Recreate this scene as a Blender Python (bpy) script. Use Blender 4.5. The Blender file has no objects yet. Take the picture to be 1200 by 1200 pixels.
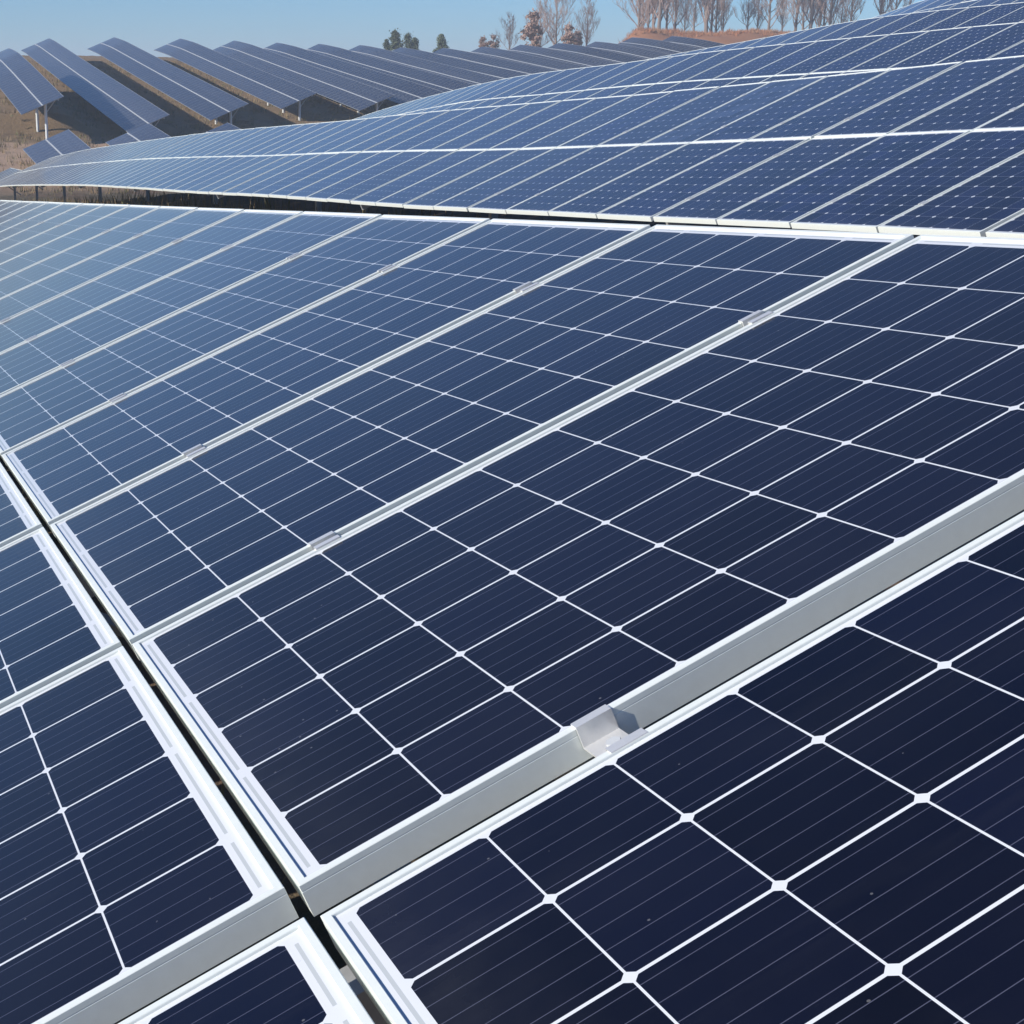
import bpy, math, random
import numpy as np
from mathutils import Matrix, Vector
random.seed(7)
S = bpy.context.scene
COL = S.collection
R = math.radians

# ------------------------------------------------------------------ camera
# world: +Y runs along the rows away from the viewer, +X is up the slope of the tables, Z up
PLANE = Matrix(((0.9258680, 0.0, -0.3778384), (0.0249552, 0.9978166, 0.0611514), (0.3770222, -0.0660459, 0.9238486)))
CAM = Vector((-0.4542, -2.4395, 0.8963))
cam = bpy.data.cameras.new('camera')
camo = bpy.data.objects.new('camera', cam); COL.objects.link(camo)
cam.sensor_width = 36.0
cam.lens = 1848.4765 / 1200.0 * 36.0
cam.shift_x = (600 - 429.188) / 1200.0
cam.clip_start = 0.02; cam.clip_end = 6000
CAMROT = Matrix(((0.9468578, 0.0855485, -0.3100673), (-0.3216524, 0.2518316, -0.9127544), (0.0000000, 0.9639825, 0.2659656)))
camo.matrix_world = Matrix.Translation(CAM) @ CAMROT.to_4x4()
S.camera = camo

# ------------------------------------------------------------------ light
SUN_EL, SUN_BACK = 22.5, 6.5          # elevation; degrees behind the -X direction
az = Vector((-math.cos(R(SUN_BACK)), -math.sin(R(SUN_BACK)), 0))
to_sun = (az * math.cos(R(SUN_EL)) + Vector((0, 0, math.sin(R(SUN_EL))))).normalized()
W = bpy.data.worlds.new('World'); S.world = W; W.use_nodes = True
nt = W.node_tree
sky = nt.nodes.new('ShaderNodeTexSky'); sky.sky_type = 'NISHITA'; sky.sun_disc = False
sky.sun_elevation = R(SUN_EL); sky.sun_rotation = math.atan2(az.x, az.y)
sky.air_density = 1.0; sky.dust_density = 0.0; sky.ozone_density = 5.0; sky.altitude = 900
tint = nt.nodes.new('ShaderNodeMix'); tint.data_type = 'RGBA'; tint.blend_type = 'MULTIPLY'; tint.inputs[0].default_value = 1.0
nt.links.new(sky.outputs[0], tint.inputs[6]); tint.inputs[7].default_value = (0.66, 0.98, 1.31, 1)
nt.links.new(tint.outputs[2], nt.nodes['Background'].inputs[0])
nt.nodes['Background'].inputs[1].default_value = 0.078
sun = bpy.data.lights.new('sun', 'SUN'); sun.energy = 5.0; sun.angle = R(0.53); sun.color = (1.0, 0.945, 0.86)
suno = bpy.data.objects.new('sun', sun); COL.objects.link(suno)
suno.rotation_euler = to_sun.to_track_quat('Z', 'Y').to_euler()
S.view_settings.view_transform = 'Standard'; S.view_settings.look = 'None'
S.view_settings.exposure = 0.30; S.view_settings.gamma = 1.0

# ------------------------------------------------------------------ node helpers
class NB:
    def __init__(s, name):
        s.m = bpy.data.materials.new(name); s.m.use_nodes = True; s.t = s.m.node_tree
        s.b = s.t.nodes['Principled BSDF']
    def n(s, kind, **kw):
        o = s.t.nodes.new(kind)
        for k, v in kw.items(): setattr(o, k, v)
        return o
    def put(s, sock, v):
        if hasattr(v, 'is_output') or isinstance(v, bpy.types.NodeSocket): s.t.links.new(v, sock)
        else: sock.default_value = v
    def math(s, op, a, b=0.0, c=0.0):
        o = s.n('ShaderNodeMath', operation=op)
        s.put(o.inputs[0], a); s.put(o.inputs[1], b)
        if op in ('MULTIPLY_ADD', 'COMPARE', 'SMOOTH_MIN'): s.put(o.inputs[2], c)
        return o.outputs[0]
    def combine(s, v):
        o = s.n('ShaderNodeCombineXYZ'); s.put(o.inputs[0], s.math('MULTIPLY', v, 37.0)); s.put(o.inputs[1], s.math('MULTIPLY', v, 91.0)); return o.outputs[0]
    def mix(s, f, a, b):
        o = s.n('ShaderNodeMix', data_type='RGBA'); s.put(o.inputs[0], f); s.put(o.inputs[6], a); s.put(o.inputs[7], b)
        return o.outputs[2]
    def noise(s, vec, scale, detail=4, rough=0.55):
        o = s.n('ShaderNodeTexNoise'); s.put(o.inputs['Scale'], scale); s.put(o.inputs['Detail'], detail); s.put(o.inputs['Roughness'], rough)
        if vec is not None: s.put(o.inputs['Vector'], vec)
        return o.outputs[0]
    def ramp(s, f, p0, p1):
        o = s.n('ShaderNodeMapRange'); s.put(o.inputs[0], f); o.inputs[1].default_value = p0; o.inputs[2].default_value = p1
        return o.outputs[0]
    def bs(s, **kw):
        for k, v in kw.items(): s.put(s.b.inputs[k.replace('_', ' ')], v)
def rgb(r, g, b): return (r, g, b, 1.0)

A = 0.1585          # cell pitch
MX, MY = 0.031, 0.0165   # margin frame edge -> first cell
PL, PW = 1.585 + 2 * MX, 0.951 + 2 * MY

def cell_material(name, chamfer, gx, gy, bus, blue, white=0.70, sheen=0.70):
    k = NB(name)
    uv = k.n('ShaderNodeUVMap').outputs[0]
    sp = k.n('ShaderNodeSeparateXYZ'); k.put(sp.inputs[0], uv)
    x, y = sp.outputs[0], sp.outputs[1]
    u = k.math('DIVIDE', k.math('SUBTRACT', x, MX), A); v = k.math('DIVIDE', k.math('SUBTRACT', y, MY), A)
    iu, iv = k.math('FLOOR', u), k.math('FLOOR', v)
    fu, fv = k.math('SUBTRACT', k.math('SUBTRACT', u, iu), 0.5), k.math('SUBTRACT', k.math('SUBTRACT', v, iv), 0.5)
    dx = k.math('MULTIPLY', k.math('ABSOLUTE', fu), A); dy = k.math('MULTIPLY', k.math('ABSOLUTE', fv), A)
    inx = k.math('LESS_THAN', dx, A / 2 - gx / 2); iny = k.math('LESS_THAN', dy, A / 2 - gy / 2)
    ch = k.math('LESS_THAN', k.math('ADD', dx, dy), A - chamfer)
    inside = k.math('MULTIPLY', k.math('MULTIPLY', inx, iny), ch)
    # only inside the cell field
    for a, lim in ((u, 10.0), (v, 6.0)):
        inside = k.math('MULTIPLY', inside, k.math('MULTIPLY', k.math('GREATER_THAN', a, 0.0), k.math('LESS_THAN', a, lim)))
    # five busbars along the length of every cell
    fb = k.math('FRACT', k.math('MULTIPLY', k.math('ADD', fv, 0.5), 5.0))
    bb = k.math('LESS_THAN', k.math('ABSOLUTE', k.math('SUBTRACT', fb, 0.5)), bus * 5 / A / 2)
    # string connector ribbons on the short margins
    def ribbon(x0, x1, shift):
        strip = k.math('MULTIPLY', k.math('GREATER_THAN', x, x0), k.math('LESS_THAN', x, x1))
        f2 = k.math('FRACT', k.math('MULTIPLY', k.math('ADD', v, shift), 0.5))
        seg = k.math('LESS_THAN', k.math('ABSOLUTE', k.math('SUBTRACT', f2, 0.5)), 0.455)
        lim = k.math('MULTIPLY', k.math('GREATER_THAN', v, 0.1), k.math('LESS_THAN', v, 5.9))
        return k.math('MULTIPLY', strip, k.math('MULTIPLY', seg, lim))
    rib = k.math('MAXIMUM', ribbon(0.0190, 0.0236, 0.0), ribbon(PL - 0.0236, PL - 0.0190, 1.0))
    # per-cell and per-panel tint
    oi = k.n('ShaderNodeObjectInfo').outputs['Random']
    cv = k.n('ShaderNodeCombineXYZ'); k.put(cv.inputs[0], iu); k.put(cv.inputs[1], iv); k.put(cv.inputs[2], k.math('MULTIPLY', oi, 91.7))
    wn = k.n('ShaderNodeTexWhiteNoise'); k.put(wn.inputs[0], cv.outputs[0])
    geo = k.n('ShaderNodeNewGeometry').outputs['Position']
    blot = k.noise(geo, 9.0, 3)
    c1 = k.mix(k.math('MULTIPLY_ADD', wn.outputs[0], 0.8, k.math('MULTIPLY', blot, 0.3)), rgb(0.0012, 0.0020, 0.0070), rgb(*blue))
    c1 = k.mix(k.math('MULTIPLY', oi, 0.75), c1, rgb(0.009, 0.008, 0.014))
    c1 = k.mix(bb, c1, rgb(0.075, 0.08, 0.12))
    back = k.mix(rib, rgb(white * 0.97, white, white * 1.04), rgb(0.47, 0.50, 0.51))
    col = k.mix(inside, back, c1)
    # thin uneven dust and a few specks
    vo = k.n('ShaderNodeTexVoronoi'); k.put(vo.inputs['Vector'], geo); k.put(vo.inputs['Scale'], 34.0)
    st = k.n('ShaderNodeMapping'); k.put(st.inputs['Vector'], uv); st.inputs['Scale'].default_value = (1.6, 26.0, 1.0); k.put(st.inputs['Location'], k.combine(oi))
    streak = k.ramp(k.noise(st.outputs[0], 1.0, 5, 0.6), 0.55, 0.8)
    edge = k.math('MULTIPLY', k.ramp(x, 0.16, 0.03), k.noise(geo, 22.0, 4))
    speck = k.math('MULTIPLY', k.math('LESS_THAN', vo.outputs['Distance'], 0.055), k.math('GREATER_THAN', k.noise(geo, 6.0, 2), 0.56))
    dust = k.math('MULTIPLY_ADD', k.ramp(k.noise(geo, 3.2, 6, 0.65), 0.35, 0.8), 0.012, 0.002)
    dust = k.math('ADD', dust, k.math('MULTIPLY_ADD', streak, 0.010, k.math('MULTIPLY', edge, 0.04)))
    dust = k.math('MAXIMUM', dust, k.math('MULTIPLY', speck, 0.22))
    col = k.mix(dust, col, rgb(0.42, 0.42, 0.42))
    k.bs(Base_Color=col, Roughness=k.math('MULTIPLY_ADD', k.noise(geo, 5.0, 3), 0.08, 0.05), IOR=1.45)
    k.b.inputs['Specular Tint'].default_value = rgb(0.80, 0.64, 0.50)
    k.b.inputs['Sheen Weight'].default_value = sheen; k.b.inputs['Sheen Roughness'].default_value = 0.22; k.b.inputs['Sheen Tint'].default_value = rgb(0.98, 0.98, 0.94)
    return k.m

def plain(name, c, rough, metal=0.0, scale=30.0, var=0.12):
    k = NB(name)
    tc = k.n('ShaderNodeTexCoord').outputs['Object']
    f = k.noise(tc, scale, 5, 0.6)
    lo = tuple(x * (1 - var) for x in c); hi = tuple(min(1, x * (1 + var)) for x in c)
    k.bs(Base_Color=k.mix(f, rgb(*lo), rgb(*hi)), Roughness=k.math('MULTIPLY_ADD', f, 0.15, rough - 0.07), Metallic=metal)
    return k.m

M_CELL = cell_material('mono_cells', 0.0098, 0.0026, 0.0042, 0.0010, (0.0046, 0.0066, 0.0215))
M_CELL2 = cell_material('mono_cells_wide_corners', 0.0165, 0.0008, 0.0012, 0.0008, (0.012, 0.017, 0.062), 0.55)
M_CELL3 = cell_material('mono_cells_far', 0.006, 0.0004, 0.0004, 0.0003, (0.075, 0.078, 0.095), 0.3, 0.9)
M_PALE = cell_material('mono_cells_painted_glare', 0.016, 0.0008, 0.0012, 0.0008, (0.05, 0.07, 0.13), 0.5)  # bright reflection on one panel, painted in as a lighter cell colour
M_BACK = plain('white_backsheet', (0.62, 0.63, 0.64), 0.6)
M_FRAME = plain('anodised_aluminium', (0.78, 0.815, 0.765), 0.36, 0.12, 60.0, 0.06)
M_STRIP = plain('weathered_strip', (0.50, 0.52, 0.53), 0.5, 0.1, 20.0, 0.1)
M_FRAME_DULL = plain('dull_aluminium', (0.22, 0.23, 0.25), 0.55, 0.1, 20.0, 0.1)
M_CLAMP = plain('milled_aluminium', (0.74, 0.735, 0.715), 0.34, 0.45, 160.0, 0.07)
M_STEEL = plain('galvanised_steel', (0.42, 0.43, 0.43), 0.5, 0.45, 25.0, 0.25)
M_POST = plain('pale_galvanised_post', (0.62, 0.64, 0.64), 0.5, 0.2, 12.0, 0.15)

# ------------------------------------------------------------------ mesh helpers
class MB:
    def __init__(s): s.v = []; s.f = []; s.mi = []; s.uv = {}
    def quad(s, p, mi=0, uv=None):
        b = len(s.v); s.v += [tuple(q) for q in p]; s.f.append(tuple(range(b, b + len(p)))); s.mi.append(mi)
        if uv: s.uv[len(s.f) - 1] = uv
    def box(s, M, x0, x1, y0, y1, z0, z1, mi=0):
        P = [M @ Vector(p) for p in ((x0, y0, z0), (x1, y0, z0), (x1, y1, z0), (x0, y1, z0), (x0, y0, z1), (x1, y0, z1), (x1, y1, z1), (x0, y1, z1))]
        b = len(s.v); s.v += [tuple(p) for p in P]
        for f in ((3, 2, 1, 0), (4, 5, 6, 7), (0, 1, 5, 4), (1, 2, 6, 5), (2, 3, 7, 6), (3, 0, 4, 7)):
            s.f.append(tuple(b + i for i in f)); s.mi.append(mi)
    def merge(s, o, M):
        b = len(s.v); s.v += [tuple(M @ Vector(p)) for p in o.v]
        for i, f in enumerate(o.f):
            s.f.append(tuple(b + j for j in f)); s.mi.append(o.mi[i])
            if i in o.uv: s.uv[len(s.f) - 1] = o.uv[i]
    def mesh(s, name, mats):
        me = bpy.data.meshes.new(name); me.from_pydata(s.v, [], s.f)
        for m in mats: me.materials.append(m)
        me.polygons.foreach_set('material_index', s.mi)
        if s.uv:
            L = me.uv_layers.new(name='UVMap')
            for p in me.polygons:
                if p.index in s.uv:
                    for li, c in zip(p.loop_indices, s.uv[p.index]): L.data[li].uv = c
        me.update(); return me
def link(name, me, parent=None, M=None):
    o = bpy.data.objects.new(name, me); COL.objects.link(o)
    if parent: o.parent = parent
    if M is not None: o.matrix_local = M
    return o
def tag(o, label, cat, group=None, kind=None):
    if label: o['label'] = label
    if cat: o['category'] = cat
    if group: o['group'] = group
    if kind: o['kind'] = kind
    return o
def thing(name, loc, label, cat, group=None):
    o = bpy.data.objects.new(name, None); COL.objects.link(o); o.location = loc; o.empty_display_size = 0.2
    return tag(o, label, cat, group)

def tube(mb, pts, radii, n=6):
    rings = []
    for i, p in enumerate(pts):
        d = (pts[min(i + 1, len(pts) - 1)] - pts[max(i - 1, 0)]).normalized()
        a = d.orthogonal().normalized(); b = d.cross(a)
        base = len(mb.v)
        for j in range(n):
            t = 2 * math.pi * j / n
            mb.v.append(tuple(p + (a * math.cos(t) + b * math.sin(t)) * radii[i]))
        rings.append(base)
    for r0, r1 in zip(rings, rings[1:]):
        for j in range(n):
            mb.f.append((r0 + j, r0 + (j + 1) % n, r1 + (j + 1) % n, r1 + j)); mb.mi.append(0)

# ------------------------------------------------------------------ terrain
def prof(pts):
    xs, zs = zip(*pts)
    fine = np.arange(xs[0] - 6, xs[-1] + 6, 0.25)
    z = np.interp(fine, xs, zs)
    w = np.exp(-0.5 * (np.arange(-8, 9) / 4.0) ** 2); w /= w.sum()
    zz = np.convolve(np.pad(z, 8, mode='edge'), w, mode='valid')
    return lambda y: np.interp(y, fine, zz)
# height of the lower edge of each near row along Y
B1 = lambda y: -0.643 - 0.0662 * np.minimum(y, 28) - 0.05 * np.clip(np.asarray(y) - 28, 0, 50)
B2 = prof([(-20, 1.4), (3, 0.13), (5.45, -0.005), (7.5, -0.115), (9.5, -0.235), (11.5, -0.35), (15.4, -0.57), (19.5, -0.76), (22.3, -0.9), (27.3, -1.18),
           (33, -1.46), (39.3, -1.79), (49, -2.38), (58.5, -2.99), (68.9, -3.78), (78.8, -4.85), (88, -5.1), (110, -5.2)])
B3 = prof([(-20, 1.5), (0, 0.95), (10, 0.66), (17.5, 0.41), (20, 0.335), (22.5, 0.255), (25, 0.175), (27.6, 0.055), (30.7, -0.11), (33, -0.2), (35.5, -0.34), (38, -0.54),
           (42, -0.92), (46, -1.36), (55, -2.5), (65, -3.6), (75, -4.4), (88, -5.0), (110, -5.2)])
B4 = prof([(-20, 2.6), (0, 2.0), (20, 1.36), (26.3, 1.17), (28.5, 1.13), (31, 1.06), (32.5, 0.98), (34.3, 0.84), (36.2, 0.67), (38.4, 0.51), (42, 0.24), (46, -0.12), (52, -0.85), (60, -2.2), (75, -4.0), (88, -5.0), (110, -5.2)])
B5 = prof([(-20, 4.2), (0, 3.6), (25, 2.8), (30, 2.62), (35, 2.36), (38, 2.12), (40, 1.86), (41.5, 1.58), (43, 1.3), (46, 0.8), (52, -0.2), (60, -1.7), (75, -3.8), (88, -5.0), (110, -5.2)])
XB = (-1.57, 6.1, 13.45, 21.1, 28.7)
CLEAR = 0.82
RIDGE = ([14, 32, 41, 50, 62, 67, 74, 82, 92, 96, 106], [0.0, 0.0, -0.15, -0.5, -0.75, -1.05, -0.9, -0.5, -0.1, 0.4, 0.8])
FARMID = prof([(110, -3.19), (117, -2.42), (124, -1.65), (150, 1.2), (175, 4.0), (181, 4.5), (186, 4.75), (196, 5.1)])
def sm(x, a, b):
    t = np.clip((np.asarray(x, float) - a) / (b - a), 0, 1); return t * t * (3 - 2 * t)
def far_mid(x, y):
    f = FARMID(y) + np.interp(x, *RIDGE) * sm(y, 128, 182)
    w = 1 - sm(x, 17.5, 21.0)
    return f * (1 - w) + np.maximum(ROW0(y), f) * w
ROW0 = prof([(112, -1.75), (117.3, -1.1), (135, 1.3), (143, 2.3), (149, 2.75), (152, 2.8)])
FG = prof([(80, -5.9), (90, -5.85), (97, -5.6), (108, -4.75), (113, -4.4), (117, -4.0), (121, -3.7), (126, -3.2)])
def ground(x, y):
    x = np.asarray(x, float); y = np.asarray(y, float)
    rows = [B1(y) - 3.2, B1(y) - CLEAR, B2(y) - CLEAR, B3(y) - CLEAR, B4(y) - CLEAR, B5(y) - CLEAR, B5(y) + 0.8]
    X = [-40, -1.57, 6.1, 13.45, 21.1, 28.7, 50]
    near = np.zeros_like(x + y)
    xc = np.clip(x, X[0], X[-1])
    for i in range(6):
        t = (xc - X[i]) / (X[i + 1] - X[i]); m = (t >= 0) & (t <= 1)
        near = np.where(m, rows[i] * (1 - t) + rows[i + 1] * t, near)
    near = np.where(y < -20, near, near)
    fm = far_mid(x, y) - 1.75
    far = np.where(y < 124, FG(y), fm)
    far = far * (1 - sm(y, 122, 126)) + fm * sm(y, 122, 126) if True else far
    # beyond the ridge
    back = 3.3 + (4.0 + 0.5 * np.sin(x * 0.55) * np.sin(x * 0.21 + y * 0.3)) * sm(x / (y + 2.4), 0.505, 0.535) * sm(y, 200, 218) - 9.0 * sm(y, 250, 420)
    far = far * (1 - sm(y, 196, 206)) + back * sm(y, 196, 206)
    z = near * (1 - sm(y, 80, 97)) + far * sm(y, 80, 97)
    out = np.maximum(sm(-x, 60, 400), np.maximum(sm(x, 190, 500), sm(-y, 40, 300)))
    z = z * (1 - out) + (-6.0) * out
    return z
def axis(a, b, step, far):
    mid = list(np.arange(a, b + 1e-6, step)); lo = []; hi = []
    d = step
    p = a
    while p > -far: d *= 1.35; p -= d; lo.append(p)
    d = step; p = b
    while p < far: d *= 1.35; p += d; hi.append(p)
    return np.array(lo[::-1] + mid + hi)
gx = axis(-12, 44, 0.8, 3500); gx = np.unique(np.concatenate([gx, np.arange(44, 175, 2.5)]))
gy = axis(-10, 130, 0.8, 3500); gy = np.unique(np.concatenate([gy, np.arange(130, 260, 1.6)]))
GX, GY = np.meshgrid(gx, gy)
GZ = ground(GX, GY)
rng = np.random.default_rng(3)
GZ = GZ + rng.normal(0, 0.03, GZ.shape) * (np.abs(GX) < 200)
nx, ny = len(gx), len(gy)
verts = np.stack([GX, GY, GZ], -1).reshape(-1, 3)
idx = np.arange(nx * ny).reshape(ny, nx)
faces = np.stack([idx[:-1, :-1], idx[:-1, 1:], idx[1:, 1:], idx[1:, :-1]], -1).reshape(-1, 4)
me = bpy.data.meshes.new('ground'); me.from_pydata(verts.tolist(), [], faces.tolist())
me.polygons.foreach_set('use_smooth', [True] * len(me.polygons))
k = NB('dry_ground')
geo = k.n('ShaderNodeNewGeometry').outputs['Position']
spx = k.n('ShaderNodeSeparateXYZ'); k.put(spx.inputs[0], geo)
n1 = k.noise(geo, 0.35, 6, 0.65); n2 = k.noise(geo, 4.0, 6, 0.7); n3 = k.noise(geo, 0.11, 4)
c = k.mix(k.ramp(n1, 0.38, 0.54), rgb(0.15, 0.095, 0.055), rgb(0.055, 0.060, 0.028))
c = k.mix(k.ramp(n2, 0.35, 0.75), c, rgb(0.19, 0.125, 0.08))
yy = k.math('ADD', spx.outputs[1], k.math('MULTIPLY', k.math('SUBTRACT', n1, 0.5), 10.0))
soil = k.math('MULTIPLY', k.ramp(yy, 92, 99), k.ramp(yy, 122, 117))
c = k.mix(soil, c, k.mix(n2, rgb(0.50, 0.345, 0.23), rgb(0.38, 0.24, 0.15)))
slope = k.math('MULTIPLY', k.ramp(yy, 118, 124), 0.8)
c = k.mix(slope, c, k.mix(n2, rgb(0.37, 0.225, 0.12), rgb(0.16, 0.12, 0.065)))
red = k.ramp(yy, 200, 208)
c = k.mix(red, c, k.mix(n2, rgb(0.42, 0.17, 0.08), rgb(0.30, 0.15, 0.07)))
k.bs(Base_Color=c, Roughness=0.95)
bmp = k.n('ShaderNodeBump'); k.put(bmp.inputs['Height'], n2); bmp.inputs['Strength'].default_value = 0.5; bmp.inputs['Distance'].default_value = 0.1
k.put(k.b.inputs['Normal'], bmp.outputs[0])
me.materials.append(k.m)
tag(link('ground', me), None, None, kind='structure')

# ------------------------------------------------------------------ panel
def rect_loops(mb, L, Wd, loops, mi=0, close=False):
    rings = []
    for d, z in loops:
        b = len(mb.v); mb.v += [(d, d, z), (L - d, d, z), (L - d, Wd - d, z), (d, Wd - d, z)]; rings.append(b)
    for r0, r1 in zip(rings, rings[1:]):
        for j in range(4):
            mb.f.append((r0 + j, r0 + (j + 1) % 4, r1 + (j + 1) % 4, r1 + j)); mb.mi.append(mi)
FRAME_LOOPS = [(0.026, -0.0405), (0.026, -0.042), (0.0, -0.042), (0.0, -0.0096), (0.0004, -0.0092), (0.0004, -0.0084), (0.0, -0.0080), (0.0, -0.0010), (0.0010, 0.0), (0.0098, 0.0), (0.0105, -0.0010), (0.0105, -0.0060)]
def frame_mb():
    mb = MB(); rect_loops(mb, PL, PW, FRAME_LOOPS); return mb
def sheet_mb():
    mb = MB(); x0, x1, y0, y1 = 0.0102, PL - 0.0102, 0.0102, PW - 0.0102
    z = -0.0038
    mb.quad([(x0, y0, z), (x1, y0, z), (x1, y1, z), (x0, y1, z)], 0, [(x0, y0), (x1, y0), (x1, y1), (x0, y1)])
    z = -0.0075
    mb.quad([(x0, y1, z), (x1, y1, z), (x1, y0, z), (x0, y0, z)], 1, [(0, 0)] * 4)
    return mb
def junction_mb():
    mb = MB(); mb.box(Matrix.Identity(4), PL - 0.30, PL - 0.18, PW / 2 - 0.055, PW / 2 + 0.055, -0.030, -0.0078); return mb
F_MB, S_MB = frame_mb(), sheet_mb()
ME_FRAME = F_MB.mesh('solar_panel', [M_FRAME])
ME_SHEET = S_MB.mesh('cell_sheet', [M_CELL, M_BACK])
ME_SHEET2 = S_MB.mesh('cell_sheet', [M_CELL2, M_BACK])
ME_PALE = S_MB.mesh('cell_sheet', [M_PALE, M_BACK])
PANEL_BOTH = MB(); PANEL_BOTH.merge(F_MB, Matrix.Identity(4))
_s = MB(); _s.v = list(S_MB.v); _s.f = list(S_MB.f); _s.mi = [1, 2]; _s.uv = dict(S_MB.uv); PANEL_BOTH.merge(_s, Matrix.Identity(4))

wr = random.Random(21)
def wobble(deg, dz):      # every module sits a touch out of true
    return T(PL / 2, PW / 2, wr.uniform(-dz, dz)) @ Matrix.Rotation(R(wr.uniform(-deg, deg)), 4, 'X') @ Matrix.Rotation(R(wr.uniform(-deg, deg) * .6), 4, 'Y') @ T(-PL / 2, -PW / 2, 0)
def add_panel(parent, M, sheet):
    p = link('solar_panel', ME_FRAME, parent, M)
    link('cell_sheet', sheet, p)
    return p

# clamp: a hat-shaped aluminium profile bridging the gap between two frames, bolt in its channel
def clamp_meshes(gap, length):
    g = gap; t = 0.003; lip = 0.0100; dep = 0.027
    w = g - 0.003
    # profile in (y,z): y=0 at near frame's far edge (gap runs 0..g)
    outer = [(-lip, 0.0003), (-lip, t), (0.0015 + t, t), (0.0015 + t, -dep + t), (g - 0.0015 - t, -dep + t), (g - 0.0015 - t, t), (g + lip, t), (g + lip, 0.0003), (g - 0.0015, 0.0003), (g - 0.0015, -dep), (0.0015, -dep), (0.0015, 0.0003)]
    mb = MB(); n = len(outer)
    mb.v = [(0, y, z) for y, z in outer] + [(length, y, z) for y, z in outer]
    for i in range(n):
        j = (i + 1) % n; mb.f.append((i, j, n + j, n + i)); mb.mi.append(0)
    for a, b, c_, d in ((0, 1, 2, 11), (11, 2, 3, 10), (10, 3, 4, 9), (9, 4, 5, 8), (8, 5, 6, 7)):
        mb.f.append((a, b, c_, d)); mb.mi.append(0); mb.f.append((n + d, n + c_, n + b, n + a)); mb.mi.append(0)
    bolt = MB(); r = min(0.0095, g / 2 - 0.0055)
    top = [(length / 2 + r * math.cos(math.pi * i / 3), g / 2 + r * math.sin(math.pi * i / 3)) for i in range(6)]
    z0, z1 = -dep + t, -dep + t + 0.010
    bolt.v = [(x, y, z0) for x, y in top] + [(x, y, z1) for x, y in top]
    bolt.f = [tuple(range(6, 12))] + [(i, (i + 1) % 6, 6 + (i + 1) % 6, 6 + i) for i in range(6)]; bolt.mi = [0] * 7
    return mb.mesh('mid_clamp', [M_CLAMP]), bolt.mesh('bolt', [M_POST])
CL = {}
def add_clamp(parent, M, gap, length=0.055):
    key = (round(gap, 4), length)
    if key not in CL: CL[key] = clamp_meshes(gap, length)
    c_ = link('mid_clamp', CL[key][0], parent, M); link('bolt', CL[key][1], c_)
    return c_

def T(x, y, z): return Matrix.Translation((x, y, z))

def basis(tilt, dy, dz):
    V = Vector((0, dy, dz)).normalized(); U0 = Vector((math.cos(tilt), 0, math.sin(tilt)))
    U = (U0 - V * U0.dot(V)).normalized(); N = U.cross(V)
    return Matrix((U, V, N)).transposed().to_4x4()

def poly_rail(mb, centers, frames, u0, u1, z0, z1):
    """a straight-sided beam following the bent row: section u0..u1 x z0..z1 in each column's own frame"""
    rings = []
    for c_, Bm in zip(centers, frames):
        b = len(mb.v)
        for u, z in ((u0, z0), (u1, z0), (u1, z1), (u0, z1)): mb.v.append(tuple(c_ + Bm.to_3x3() @ Vector((u, 0, z))))
        rings.append(b)
    for r0, r1 in zip(rings, rings[1:]):
        for j in range(4): mb.f.append((r0 + j, r0 + (j + 1) % 4, r1 + (j + 1) % 4, r1 + j)); mb.mi.append(0)
    mb.f.append((rings[0] + 3, rings[0] + 2, rings[0] + 1, rings[0])); mb.mi.append(0)
    mb.f.append(tuple(rings[-1] + j for j in range(4))); mb.mi.append(0)

MIDGAP = 0.014
USPAN = 2 * PL + MIDGAP
PURLINS = (0.33, 1.27, PL + MIDGAP + 0.36, PL + MIDGAP + 1.27)

def structure(root, cols, post_every, max_posts, post_mat=M_STEEL, post_w=0.05, us=(0.75, USPAN - 0.85)):
    """purlins under the panels, rafters across them and two posts with a brace per rafter; cols: (origin, basis) per column"""
    org = root.location
    cen = [c_ - org for c_, b in cols]; fr = [b for c_, b in cols]
    last = cen[-1] + fr[-1].to_3x3() @ Vector((0, PW, 0)); cen2 = cen + [last]; fr2 = fr + [fr[-1]]
    for u in PURLINS:
        mb = MB(); poly_rail(mb, cen2, fr2, u - 0.022, u + 0.022, -0.100, -0.044); link('purlin', mb.mesh('purlin', [M_STEEL]), root)
    n = 0
    for i in range(0, len(cols), post_every):
        if n >= max_posts: break
        n += 1
        c_, b = cen[i], fr[i]
        M = Matrix.Translation(c_) @ b
        mb = MB(); mb.box(M, 0.12, USPAN - 0.12, -0.055, 0.005, -0.185, -0.103); link('rafter', mb.mesh('rafter', [M_STEEL]), root)
        for u in us:
            top = M @ Vector((u, -0.025, -0.188)); w = top + org
            zg = float(ground(w.x, w.y)) - 0.25 - org.z
            mb = MB(); mb.box(Matrix.Identity(4), top.x - post_w, top.x + post_w, top.y - post_w, top.y + post_w, zg, top.z); link('post', mb.mesh('post', [post_mat]), root)
        a = M @ Vector((USPAN - 1.7, -0.025, -0.19)); top = M @ Vector((USPAN - 0.85, -0.025, -0.188)); w = top + org
        lowz = top.z - 0.55 * (top.z - (float(ground(w.x, w.y)) - org.z))
        mb = MB(); tube(mb, [a, Vector((top.x, top.y, lowz))], [0.022, 0.022], 6); link('brace', mb.mesh('brace', [M_STEEL]), root)

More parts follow.
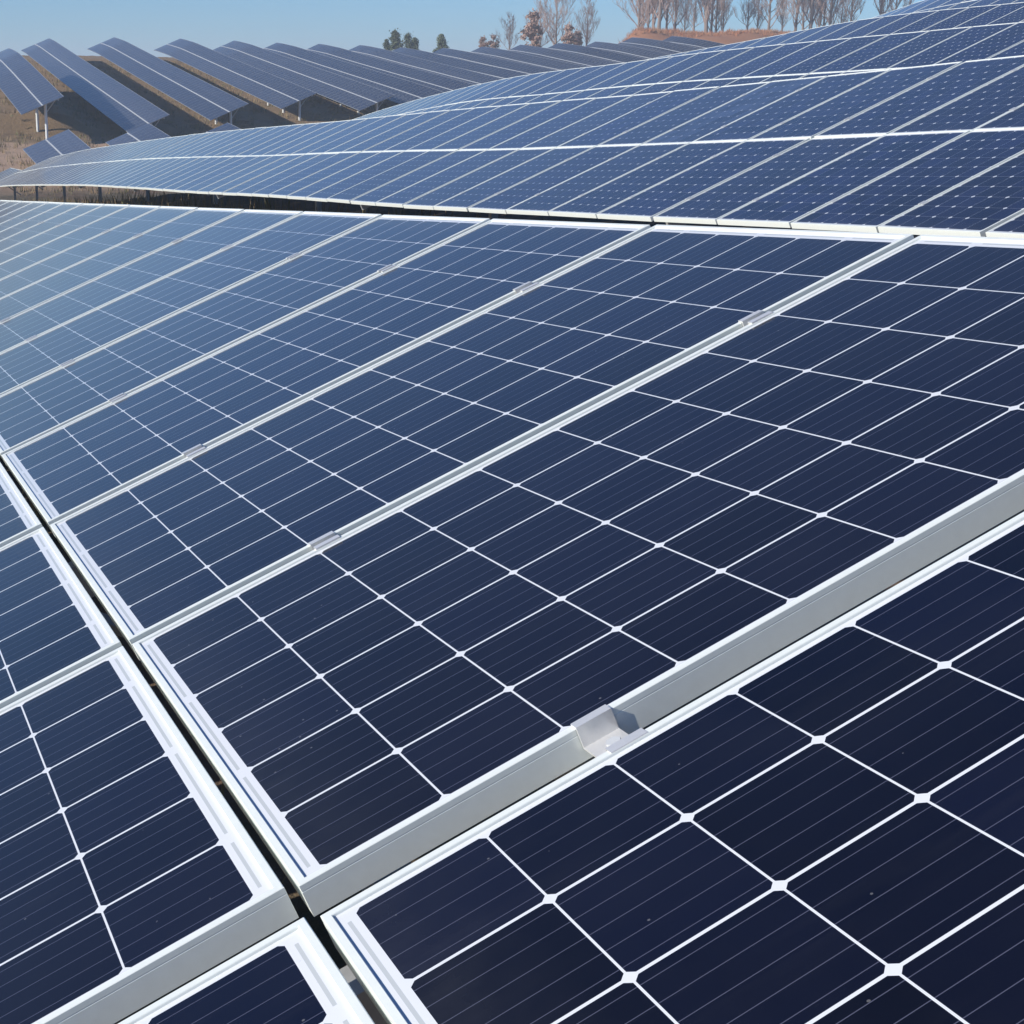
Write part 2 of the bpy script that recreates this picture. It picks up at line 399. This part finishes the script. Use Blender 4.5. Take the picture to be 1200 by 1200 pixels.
# ------------------------------------------------------------------ row 1 (under the camera)
ROT = PLANE.to_4x4()
base1 = ROT @ Vector((-1.692, -2.027, 0.004))
t1 = thing('solar_table', (base1.x, base1.y, float(ground(base1.x, base1.y))), 'long tilted solar table filling the foreground, dark blue cells in silver frames with open gaps', 'solar table')
off1 = Matrix.Translation(-t1.location)
gaps = [0.079, 0.0265, 0.037] + [0.030] * 40
ys = [-0.951 - MY - 0.079 - PW]
for i in range(26): ys.append(ys[-1] + PW + gaps[i])
row1 = []
def m1(i, x, dy=0.0):
    M = ROT @ T(x, ys[i] + dy, 0.0038)
    if i == 0:   # the nearest column dips a little
        M = ROT @ T(x, ys[0] + PW + dy, 0.0058) @ Matrix.Rotation(R(0.8), 4, 'X') @ T(0, -PW, 0)
    return off1 @ M
NC1 = 25
for i in range(NC1):
    add_panel(t1, m1(i, -0.031) @ (wobble(0.10, 0.001) if i > 2 else Matrix.Identity(4)), ME_SHEET)
    add_panel(t1, m1(i, -0.031 - MIDGAP - PL, 0.0146), ME_SHEET)
    if i < NC1 - 1:
        g = gaps[i]
        for u in ((0.315, 1.220) if i else (0.323, 1.225)):
            if i < 20: add_clamp(t1, off1 @ ROT @ T(u, ys[i] + PW, 0.0038), g, 0.047)
        if i < 9:
            for u in (-1.692 + 0.36, -1.692 + 1.24): add_clamp(t1, off1 @ ROT @ T(u, ys[i] + PW + 0.0146, 0.0038), g, 0.052)
cols1 = []
for i in range(NC1):
    cols1.append((ROT @ Vector((-1.692, ys[i], 0.0)), ROT))
# rafters sit under the joints: shift so the first lies below the wide gap
structure(t1, [cols1[0]] + [(c_ + ROT.to_3x3() @ Vector((0, -0.01, 0)), b) for c_, b in cols1[1:]], 3, 9)
mb = MB(); mb.box(off1 @ ROT @ T(-1.692, -1.01, 0), 0.12, USPAN - 0.12, -0.030, 0.030, -0.185, -0.103); link('rafter', mb.mesh('rafter', [M_STEEL]), t1)

# ------------------------------------------------------------------ following rows, bent over the ground
def table_cols(xb, B, y0, y1, tilt, gapf):
    cols = []; y = y0; i = 0
    while y < y1:
        g = gapf(i)
        za = float(B(y)); zb = float(B(y + PW + g)); L = math.hypot(PW + g, zb - za); dy = (PW + g) * (PW + g) / L
        b = basis(R(tilt), dy, (zb - za) * dy / (PW + g))
        cols.append((Vector((xb, y, za)), b, g)); y += dy; i += 1
    return cols
def build_row(xb, B, y0, y1, tilt, label, sheet, gapf, maxparts, clamps=0, pe=4, mp=12, group=None, special={}):
    cols = table_cols(xb, B, y0, y1, tilt, gapf)
    c0 = cols[0][0]
    root = thing('solar_table', (c0.x, c0.y, float(ground(c0.x, c0.y))), label, 'solar table', group)
    off = Matrix.Translation(-root.location)
    rest = MB(); cnt = 0
    for i, (c_, b, g) in enumerate(cols):
        for r in (0, 1):
            M = off @ Matrix.Translation(c_) @ b @ T(r * (PL + MIDGAP), 0, 0) @ wobble(0.22, 0.0025)
            if cnt < maxparts:
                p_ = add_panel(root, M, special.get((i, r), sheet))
                if (i, r) in special: p_['label'] = 'paler panel with a reflection painted into its cell colour'
            else: rest.merge(PANEL_BOTH, M)
            cnt += 1
            if i < clamps:
                for u in (0.36, 1.26): add_clamp(root, M @ T(u, PW, 0), g, 0.05)
    if rest.f:
        o = link('solar_panel', rest.mesh('solar_panel', [M_FRAME, sheet.materials[0], M_BACK]), root); o['kind'] = 'stuff'
    structure(root, [(c_, b) for c_, b, g in cols], pe, mp, us=(USPAN - 1.15,))
    return root
gap4 = lambda i: 0.050 if i % 4 == 3 else 0.022
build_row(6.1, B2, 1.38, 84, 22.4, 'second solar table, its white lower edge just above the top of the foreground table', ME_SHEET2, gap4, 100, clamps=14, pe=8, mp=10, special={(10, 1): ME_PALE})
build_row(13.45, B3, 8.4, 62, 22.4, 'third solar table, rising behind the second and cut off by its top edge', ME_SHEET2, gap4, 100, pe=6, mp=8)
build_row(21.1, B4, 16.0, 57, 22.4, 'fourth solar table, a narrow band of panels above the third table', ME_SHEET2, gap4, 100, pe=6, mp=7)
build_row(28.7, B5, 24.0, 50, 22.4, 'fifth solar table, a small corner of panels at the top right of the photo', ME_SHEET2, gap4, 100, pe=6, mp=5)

# ------------------------------------------------------------------ far field on the opposite slope
FGAP = 0.07
def far_table(xm, mid, y0, y1, tilt, label, group, posts=3):
    hb = (PL + FGAP / 2)
    B = lambda y: float(mid(y)) - hb * math.sin(R(tilt))
    xb = xm - hb * math.cos(R(tilt))
    cols = table_cols(xb, B, y0, y1, tilt, lambda i: 0.022)
    c0 = cols[0][0]
    root = thing('solar_table', (c0.x, c0.y, float(ground(c0.x, c0.y))), label, 'solar table', group)
    off = Matrix.Translation(-root.location)
    for r, nm in ((0, 'lower_panel_row'), (1, 'upper_panel_row')):
        mb = MB()
        for c_, b, g in cols: mb.merge(PANEL_BOTH, off @ Matrix.Translation(c_) @ b @ T(r * (PL + FGAP), 0, 0))
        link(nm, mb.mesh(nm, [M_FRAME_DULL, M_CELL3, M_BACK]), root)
    org = root.location
    cen = [c_ - org for c_, b, g in cols]; fr = [b for c_, b, g in cols]
    cen.append(cen[-1] + fr[-1].to_3x3() @ Vector((0, PW, 0))); fr.append(fr[-1])
    mb = MB(); poly_rail(mb, cen, fr, PL + 0.004, PL + FGAP - 0.004, -0.03, 0.004); link('cover_strip', mb.mesh('cover_strip', [M_STRIP]), root)
    for u in (0.5, 2.9):
        mb = MB(); poly_rail(mb, cen, fr, u - 0.04, u + 0.04, -0.12, -0.045); link('purlin', mb.mesh('purlin', [M_STEEL]), root)
    for i in range(posts):
        k_ = min(1 + i * 5, len(cols) - 1)
        c_, b = cen[k_], fr[k_]; M = Matrix.Translation(c_) @ b
        mb = MB(); mb.box(M, 0.3, 3.1, -0.05, 0.05, -0.24, -0.125); link('rafter', mb.mesh('rafter', [M_STEEL]), root)
        top = M @ Vector((1.95, 0, -0.25)); w = top + org
        zg = float(ground(w.x, w.y)) - 0.4 - org.z
        mb = MB(); tube(mb, [Vector((top.x, top.y, zg)), top + Vector((0, 0, 0.06))], [0.11, 0.11], 10); link('post', mb.mesh('post', [M_POST]), root)
        q = M @ Vector((2.75, 0, -0.2)); mb = MB(); tube(mb, [Vector((top.x, top.y, top.z - 0.6)), q], [0.04, 0.04], 6); link('brace', mb.mesh('brace', [M_STEEL]), root)
    return root
ORD = ['first', 'second', 'third', 'fourth', 'fifth', 'sixth', 'seventh', 'eighth', 'ninth', 'tenth', 'eleventh', 'twelfth', 'thirteenth', 'fourteenth', 'fifteenth', 'sixteenth', 'seventeenth', 'eighteenth', 'nineteenth', 'twentieth'] + ['twenty-' + w for w in ('first', 'second', 'third', 'fourth', 'fifth', 'sixth', 'seventh', 'eighth', 'ninth')]
rows = [(15.34, 117.3, 150.0), (23.01, 116.8, 178), (30.68, 122.9, 181), (38.35, 129.5, 182)]
x = 44.8; kx = 0
while x < 106:
    rows.append((x, 128 + kx * 1.2, 183)); x += 5.2; kx += 1
for i, (xm, y0, y1) in enumerate(rows):
    mid = ROW0 if i == 0 else (lambda y, xm=xm: far_mid(xm, y))
    if i == 0: lab = 'pale tilted solar table on the far slope, cut by the left edge of the photo'
    elif i < 4: lab = 'tilted solar table on the far slope on white posts, %s from the left' % ORD[i]
    else: lab = 'dark solar table packed on the far slope, %s from the left' % ORD[i]
    far_table(xm, mid, y0, y1, 22.5, lab, 'solar tables on the far slope', 3 if i < 5 else 1)
small = [(14.2, 97.0, 107.5, 'short solar table low in the valley, lowest at the left edge'), (20.3, 101.0, 110.5, 'short solar table low in the valley, right of the bare tan ground'),
         (26.0, 98.0, 110.3, 'short solar table low in the valley, only its pale top corner showing'), (31.2, 103.0, 114.6, 'short solar table low in the valley, rightmost small tip behind the near table')]
LOWMID = prof([(94, -4.45), (97, -4.2), (108, -3.15), (112, -2.8)])
for xm, y0, y1, lab in small: far_table(xm, (lambda y, o=(0.5 if xm > 30 else 0.0): LOWMID(y) - o), y0, y1, 22.5, lab, 'short solar tables in the valley', 2)

# ------------------------------------------------------------------ trees beyond the ridge
k = NB('bark'); tc = k.n('ShaderNodeTexCoord').outputs['Object']
k.bs(Base_Color=k.mix(k.noise(tc, 3.0, 5), rgb(0.16, 0.11, 0.09), rgb(0.26, 0.21, 0.18)), Roughness=0.9); M_BARK = k.m
k = NB('twigs'); tc = k.n('ShaderNodeTexCoord').outputs['Object']
k.bs(Base_Color=k.mix(k.noise(tc, 1.0, 4), rgb(0.26, 0.18, 0.155), rgb(0.36, 0.26, 0.22)), Roughness=0.9); M_TWIG = k.m
k = NB('russet_leaves'); tc = k.n('ShaderNodeTexCoord').outputs['Object']
k.bs(Base_Color=k.mix(k.noise(tc, 0.8, 5), rgb(0.24, 0.14, 0.105), rgb(0.36, 0.25, 0.20)), Roughness=0.9); M_RUSSET = k.m
k = NB('needles'); tc = k.n('ShaderNodeTexCoord').outputs['Object']
k.bs(Base_Color=k.mix(k.noise(tc, 0.9, 5), rgb(0.06, 0.085, 0.045), rgb(0.12, 0.14, 0.075)), Roughness=0.85); M_NEEDLE = k.m

def bare_tree(h, spread, seed, levels=4, lean=0.0, low=0.10):
    rnd = random.Random(seed); tr, cr = MB(), MB()
    pts = []; p = Vector((0, 0, -0.5)); n = 9
    wob = Vector((lean, 0, 0))
    for i in range(n + 1):
        pts.append(p.copy()); p = p + Vector((rnd.uniform(-1, 1) * 0.02 * h / 3, rnd.uniform(-1, 1) * 0.02 * h / 3, h / n)) + wob * (h / n)
    rad = [0.020 * h * (1 - 0.82 * i / n) + 0.01 for i in range(n + 1)]
    tube(tr, pts, rad, 7)
    def branch(p0, d, L, r, lv):
        q = p0.copy(); P = [q.copy()]; dd = d.normalized()
        for s in range(4):
            dd = (dd + Vector((rnd.uniform(-.25, .25), rnd.uniform(-.25, .25), 0.10 + rnd.uniform(-.1, .2)))).normalized()
            q = q + dd * (L / 4); P.append(q.copy())
        tube(cr, P, [max(r * (1 - 0.2 * s), 0.008) for s in range(5)], 4 if lv > 1 else 3)
        if lv > 0:
            for _ in range(rnd.randint(4, 5) if lv > 1 else rnd.randint(4, 5)):
                t = rnd.randint(1, 4)
                nd = (dd + Vector((rnd.uniform(-1, 1), rnd.uniform(-1, 1), rnd.uniform(-.2, .7))) * 0.8).normalized()
                branch(P[t], nd, L * rnd.uniform(0.45, 0.7), r * 0.55, lv - 1)
    nb = 20
    for i in range(nb):
        t = low + (1 - low) * (i + rnd.random()) / nb
        f = t * n; a = int(min(f, n - 1)); p0 = pts[a].lerp(pts[a + 1], f - a)
        ang = i * 2.4 + rnd.uniform(-.5, .5)
        d = Vector((math.cos(ang) * spread, math.sin(ang) * spread, 0.75))
        branch(p0, d, h * 0.30 * (1.15 - 0.7 * t) * rnd.uniform(0.8, 1.25), 0.009 * h * (1.15 - t), levels - 1)
    return tr.mesh('trunk', [M_BARK]), cr.mesh('crown', [M_TWIG])
def leafy(h, w, seed, shape, mat, leaf):
    rnd = random.Random(seed); tr, cr = MB(), MB()
    tube(tr, [Vector((0, 0, -.4)), Vector((.05 * w, 0, h * .5)), Vector((0, .04 * w, h * .93))], [0.03 * h, 0.02 * h, 0.006 * h], 7)
    clumps = []
    for i in range(46):
        t = rnd.random()
        if shape == 'cone': z = h * (0.12 + 0.88 * t); rr = w * (1.02 - t) ** 0.9 * rnd.uniform(0.35, 1.05)
        else: z = h * (0.25 + 0.70 * t); rr = w * math.sqrt(max(0.05, 1 - (2 * t - 0.9) ** 2)) * rnd.uniform(0.2, 1.0)
        a = rnd.uniform(0, 6.283); clumps.append((Vector((rr * math.cos(a), rr * math.sin(a), z)), w * rnd.uniform(0.16, 0.34)))
        tube(tr, [Vector((0, 0, z * 0.85)), clumps[-1][0]], [0.008 * h, 0.003 * h], 4)
    for c_, r in clumps:
        for _ in range(60):
            p = c_ + Vector((rnd.gauss(0, 1), rnd.gauss(0, 1), rnd.gauss(0, .8))) * r * 0.55
            a = Vector((rnd.uniform(-1, 1), rnd.uniform(-1, 1), rnd.uniform(-1, 1))).normalized(); b = a.orthogonal().normalized()
            s = leaf * rnd.uniform(.6, 1.4)
            cr.quad([p - a * s, p + b * s * .5, p + a * s, p - b * s * .5])
    return tr.mesh('trunk', [M_BARK]), cr.mesh('crown', [mat])
def place_tree(name, meshes, px, y, zoff, sc, rot, label, cat, group):
    xw = px
    z = float(ground(xw, y)) + zoff
    t = thing(name, (xw, y, z), label, cat, group)
    t.rotation_euler.z = rot; t.scale = (sc, sc, sc)
    link('trunk', meshes[0], t); link('crown', meshes[1], t)
def X_at(px, y):     # world x of a bearing measured in the photo
    d = CAMROT @ Vector(((px - 429.188) / 1848.4765, 0, -1.0)); d0 = CAMROT @ Vector(((px - 429.188) / 1848.4765, (600 - 60) / 1848.4765, -1.0))
    return CAM.x + d0.x / d0.y * (y - CAM.y)
tall = [bare_tree(12, 0.8, 11), bare_tree(14, 0.55, 12), bare_tree(11, 0.9, 13), bare_tree(13, 0.5, 14)]
GT = 'bare trees on the red earth bank'
spots = [(747, 238, 0.9), (758, 232, 0.75), (771, 229, 1.0), (789, 241, 0.85), (812, 236, 0.7), (826, 228, 1.1), (838, 240, 0.8), (874, 230, 0.62), (899, 236, 0.85), (930, 240, 0.9),
         (948, 230, 1.05), (958, 238, 0.8), (971, 232, 0.95), (994, 237, 0.9), (1029, 233, 0.85), (1046, 240, 0.9), (752, 246, 0.7), (764, 243, 0.85), (780, 247, 0.8), (801, 248, 0.55), (832, 249, 0.9), (846, 247, 0.6), (886, 248, 0.5), (915, 247, 0.6), (939, 245, 0.9), (963, 247, 0.85), (983, 249, 0.7)]
spots.sort()
for i, (px, y, sc) in enumerate(spots):
    place_tree('bare_tree', tall[(i * 3 + i // 4) % 4], X_at(px, y), y, 0, sc * 1.12, i * 1.7, 'tall bare tree on the red earth bank, %s trunk from the left' % ORD[i], 'tree', GT)
mid_t = [bare_tree(9, 1.0, 31, low=0.22), bare_tree(8.5, 0.8, 32, low=0.25), leafy(6.5, 1.5, 33, 'round', M_RUSSET, 0.20)]
sm_spots = [(566, 232, 2, 0.55, 'low russet bush on the ridge between the conifers and the bare trees'), (578, 236, 2, 0.62, 'russet rounded bush at the foot of a small grey tree'), (597, 240, 1, 0.78, 'small grey bare tree standing alone on the ridge'),
            (624, 233, 2, 1.15, 'narrow russet tree at the left of the ridge clump'), (632, 240, 0, 0.95, 'spreading bare tree beside the russet tree on the ridge'), (650, 238, 0, 1.22, 'tallest bare tree of the ridge clump with wide open crown'),
            (666, 231, 2, 0.85, 'russet bush between the two open bare crowns'), (676, 235, 2, 0.72, 'smaller russet bush under the right bare crown'), (686, 240, 0, 1.0, 'rightmost bare tree of the ridge clump with fan-shaped crown')]
for px, y, kd, sc, lab in sm_spots:
    place_tree('bare_tree' if kd < 2 else 'russet_tree', mid_t[kd], X_at(px, y), y, 0, sc, px * 0.37, lab, 'tree', 'trees along the ridge')
con = [leafy(7.0, 2.9, 51, 'cone', M_NEEDLE, 0.26), leafy(6.0, 2.2, 52, 'cone', M_NEEDLE, 0.24)]
for px, y, kd, sc, lab in [(453, 236, 1, 0.5, 'smallest green conifer at the left of the ridge pair'), (463, 230, 0, 0.56, 'tallest green conifer on the ridge'), (478, 233, 0, 0.52, 'broad green conifer right of the tallest one'), (486, 238, 1, 0.55, 'slim green conifer at the right of the clump'), (517, 234, 1, 0.62, 'lone small green conifer on the ridge')]:
    place_tree('conifer', con[kd], X_at(px, y), y, 0, sc, px * 0.5, lab, 'tree', 'conifers on the ridge')

# ------------------------------------------------------------------ dry grass between the rows
k = NB('dry_grass'); tc = k.n('ShaderNodeNewGeometry').outputs['Position']
k.bs(Base_Color=k.mix(k.ramp(k.noise(tc, 1.3, 4), .4, .65), rgb(0.30, 0.20, 0.11), rgb(0.10, 0.12, 0.05)), Roughness=0.9); M_GRASS = k.m
gb = MB(); rnd = random.Random(5)
def blades(n, x0, x1, y0, y1, hmin, hmax):
    xs = [rnd.uniform(x0, x1) for _ in range(n)]; ys_ = [rnd.uniform(y0, y1) for _ in range(n)]
    zs = ground(np.array(xs), np.array(ys_))
    for x_, y_, z_ in zip(xs, ys_, zs):
        h = rnd.uniform(hmin, hmax); a = rnd.uniform(0, 6.28); w = 0.008 + 0.02 * h; l = rnd.uniform(0.1, 0.6) * h; b = rnd.uniform(0, 6.28)
        dx, dy = math.cos(a) * w, math.sin(a) * w
        gb.quad([(x_ - dx, y_ - dy, z_ - .02), (x_ + dx, y_ + dy, z_ - .02), (x_ + math.cos(b) * l, y_ + math.sin(b) * l, z_ + h)])
blades(9000, 0.5, 8.5, 6, 62, 0.10, 0.42)
blades(300, -1.0, 1.4, -2.0, 8, 0.05, 0.2)
blades(2500, 12, 34, 95, 118, 0.1, 0.35)
tag(link('dry_grass', gb.mesh('dry_grass', [M_GRASS])), 'dry tufts of grass on the brown ground between the rows', 'grass', kind='stuff')

# ------------------------------------------------------------------ thin air haze
hz = bpy.data.materials.new('haze_air'); hz.use_nodes = True; ht = hz.node_tree
for n_ in list(ht.nodes):
    if n_.type == 'BSDF_PRINCIPLED': ht.nodes.remove(n_)
pv = ht.nodes.new('ShaderNodeVolumePrincipled'); pv.inputs['Color'].default_value = (0.80, 0.90, 1.0, 1); pv.inputs['Density'].default_value = 0.0008
ht.links.new(pv.outputs[0], [n_ for n_ in ht.nodes if n_.type == 'OUTPUT_MATERIAL'][0].inputs['Volume'])
zl = min(v[2] for v in verts.tolist())
mb = MB(); mb.box(Matrix.Identity(4), gx[0] - 5, gx[-1] + 5, gy[0] - 5, gy[-1] + 5, zl - 1.0, 30.0)
tag(link('haze', mb.mesh('haze', [hz])), 'thin pale air haze over the whole solar field', 'haze', kind='stuff')

# rusty brush on the bank and rough tufts on the far slope
k = NB('rusty_brush'); tc = k.n('ShaderNodeNewGeometry').outputs['Position']
k.bs(Base_Color=k.mix(k.ramp(k.noise(tc, 0.5, 4), .35, .68), rgb(0.42, 0.17, 0.08), rgb(0.30, 0.19, 0.11)), Roughness=0.9)
gb = MB()
def tufts(n, fx, fy, hmin, hmax, per):
    for _ in range(n):
        y0 = fy(); x0 = fx(y0); hh = rnd.uniform(hmin, hmax); z0 = float(ground(x0, y0))
        for _ in range(per):
            x_, y_ = x0 + rnd.gauss(0, hh * .45), y0 + rnd.gauss(0, hh * .45); a = rnd.uniform(0, 6.28); w = 0.05 * hh + .01; h = hh * rnd.uniform(.5, 1.1)
            gb.quad([(x_ - math.cos(a) * w, y_ - math.sin(a) * w, z0 - .1), (x_ + math.cos(a) * w, y_ + math.sin(a) * w, z0 - .1), (x_ + rnd.gauss(0, .3) * h, y_ + rnd.gauss(0, .3) * h, z0 + h)])
tufts(1500, lambda y: (y + 2.4) * rnd.uniform(0.515, 0.70), lambda: rnd.uniform(214, 240), 0.2, 0.75, 16)
tag(link('brush', gb.mesh('brush', [k.m])), 'rusty dry brush covering the bank under the bare trees', 'brush', kind='stuff')
gb = MB()
tufts(5200, lambda y: rnd.uniform(10, 62), lambda: rnd.uniform(92, 178), 0.15, 0.5, 8)
tag(link('dry_grass', gb.mesh('dry_grass', [M_GRASS])), 'rough dry grass on the far slope between the solar tables', 'grass', kind='stuff')
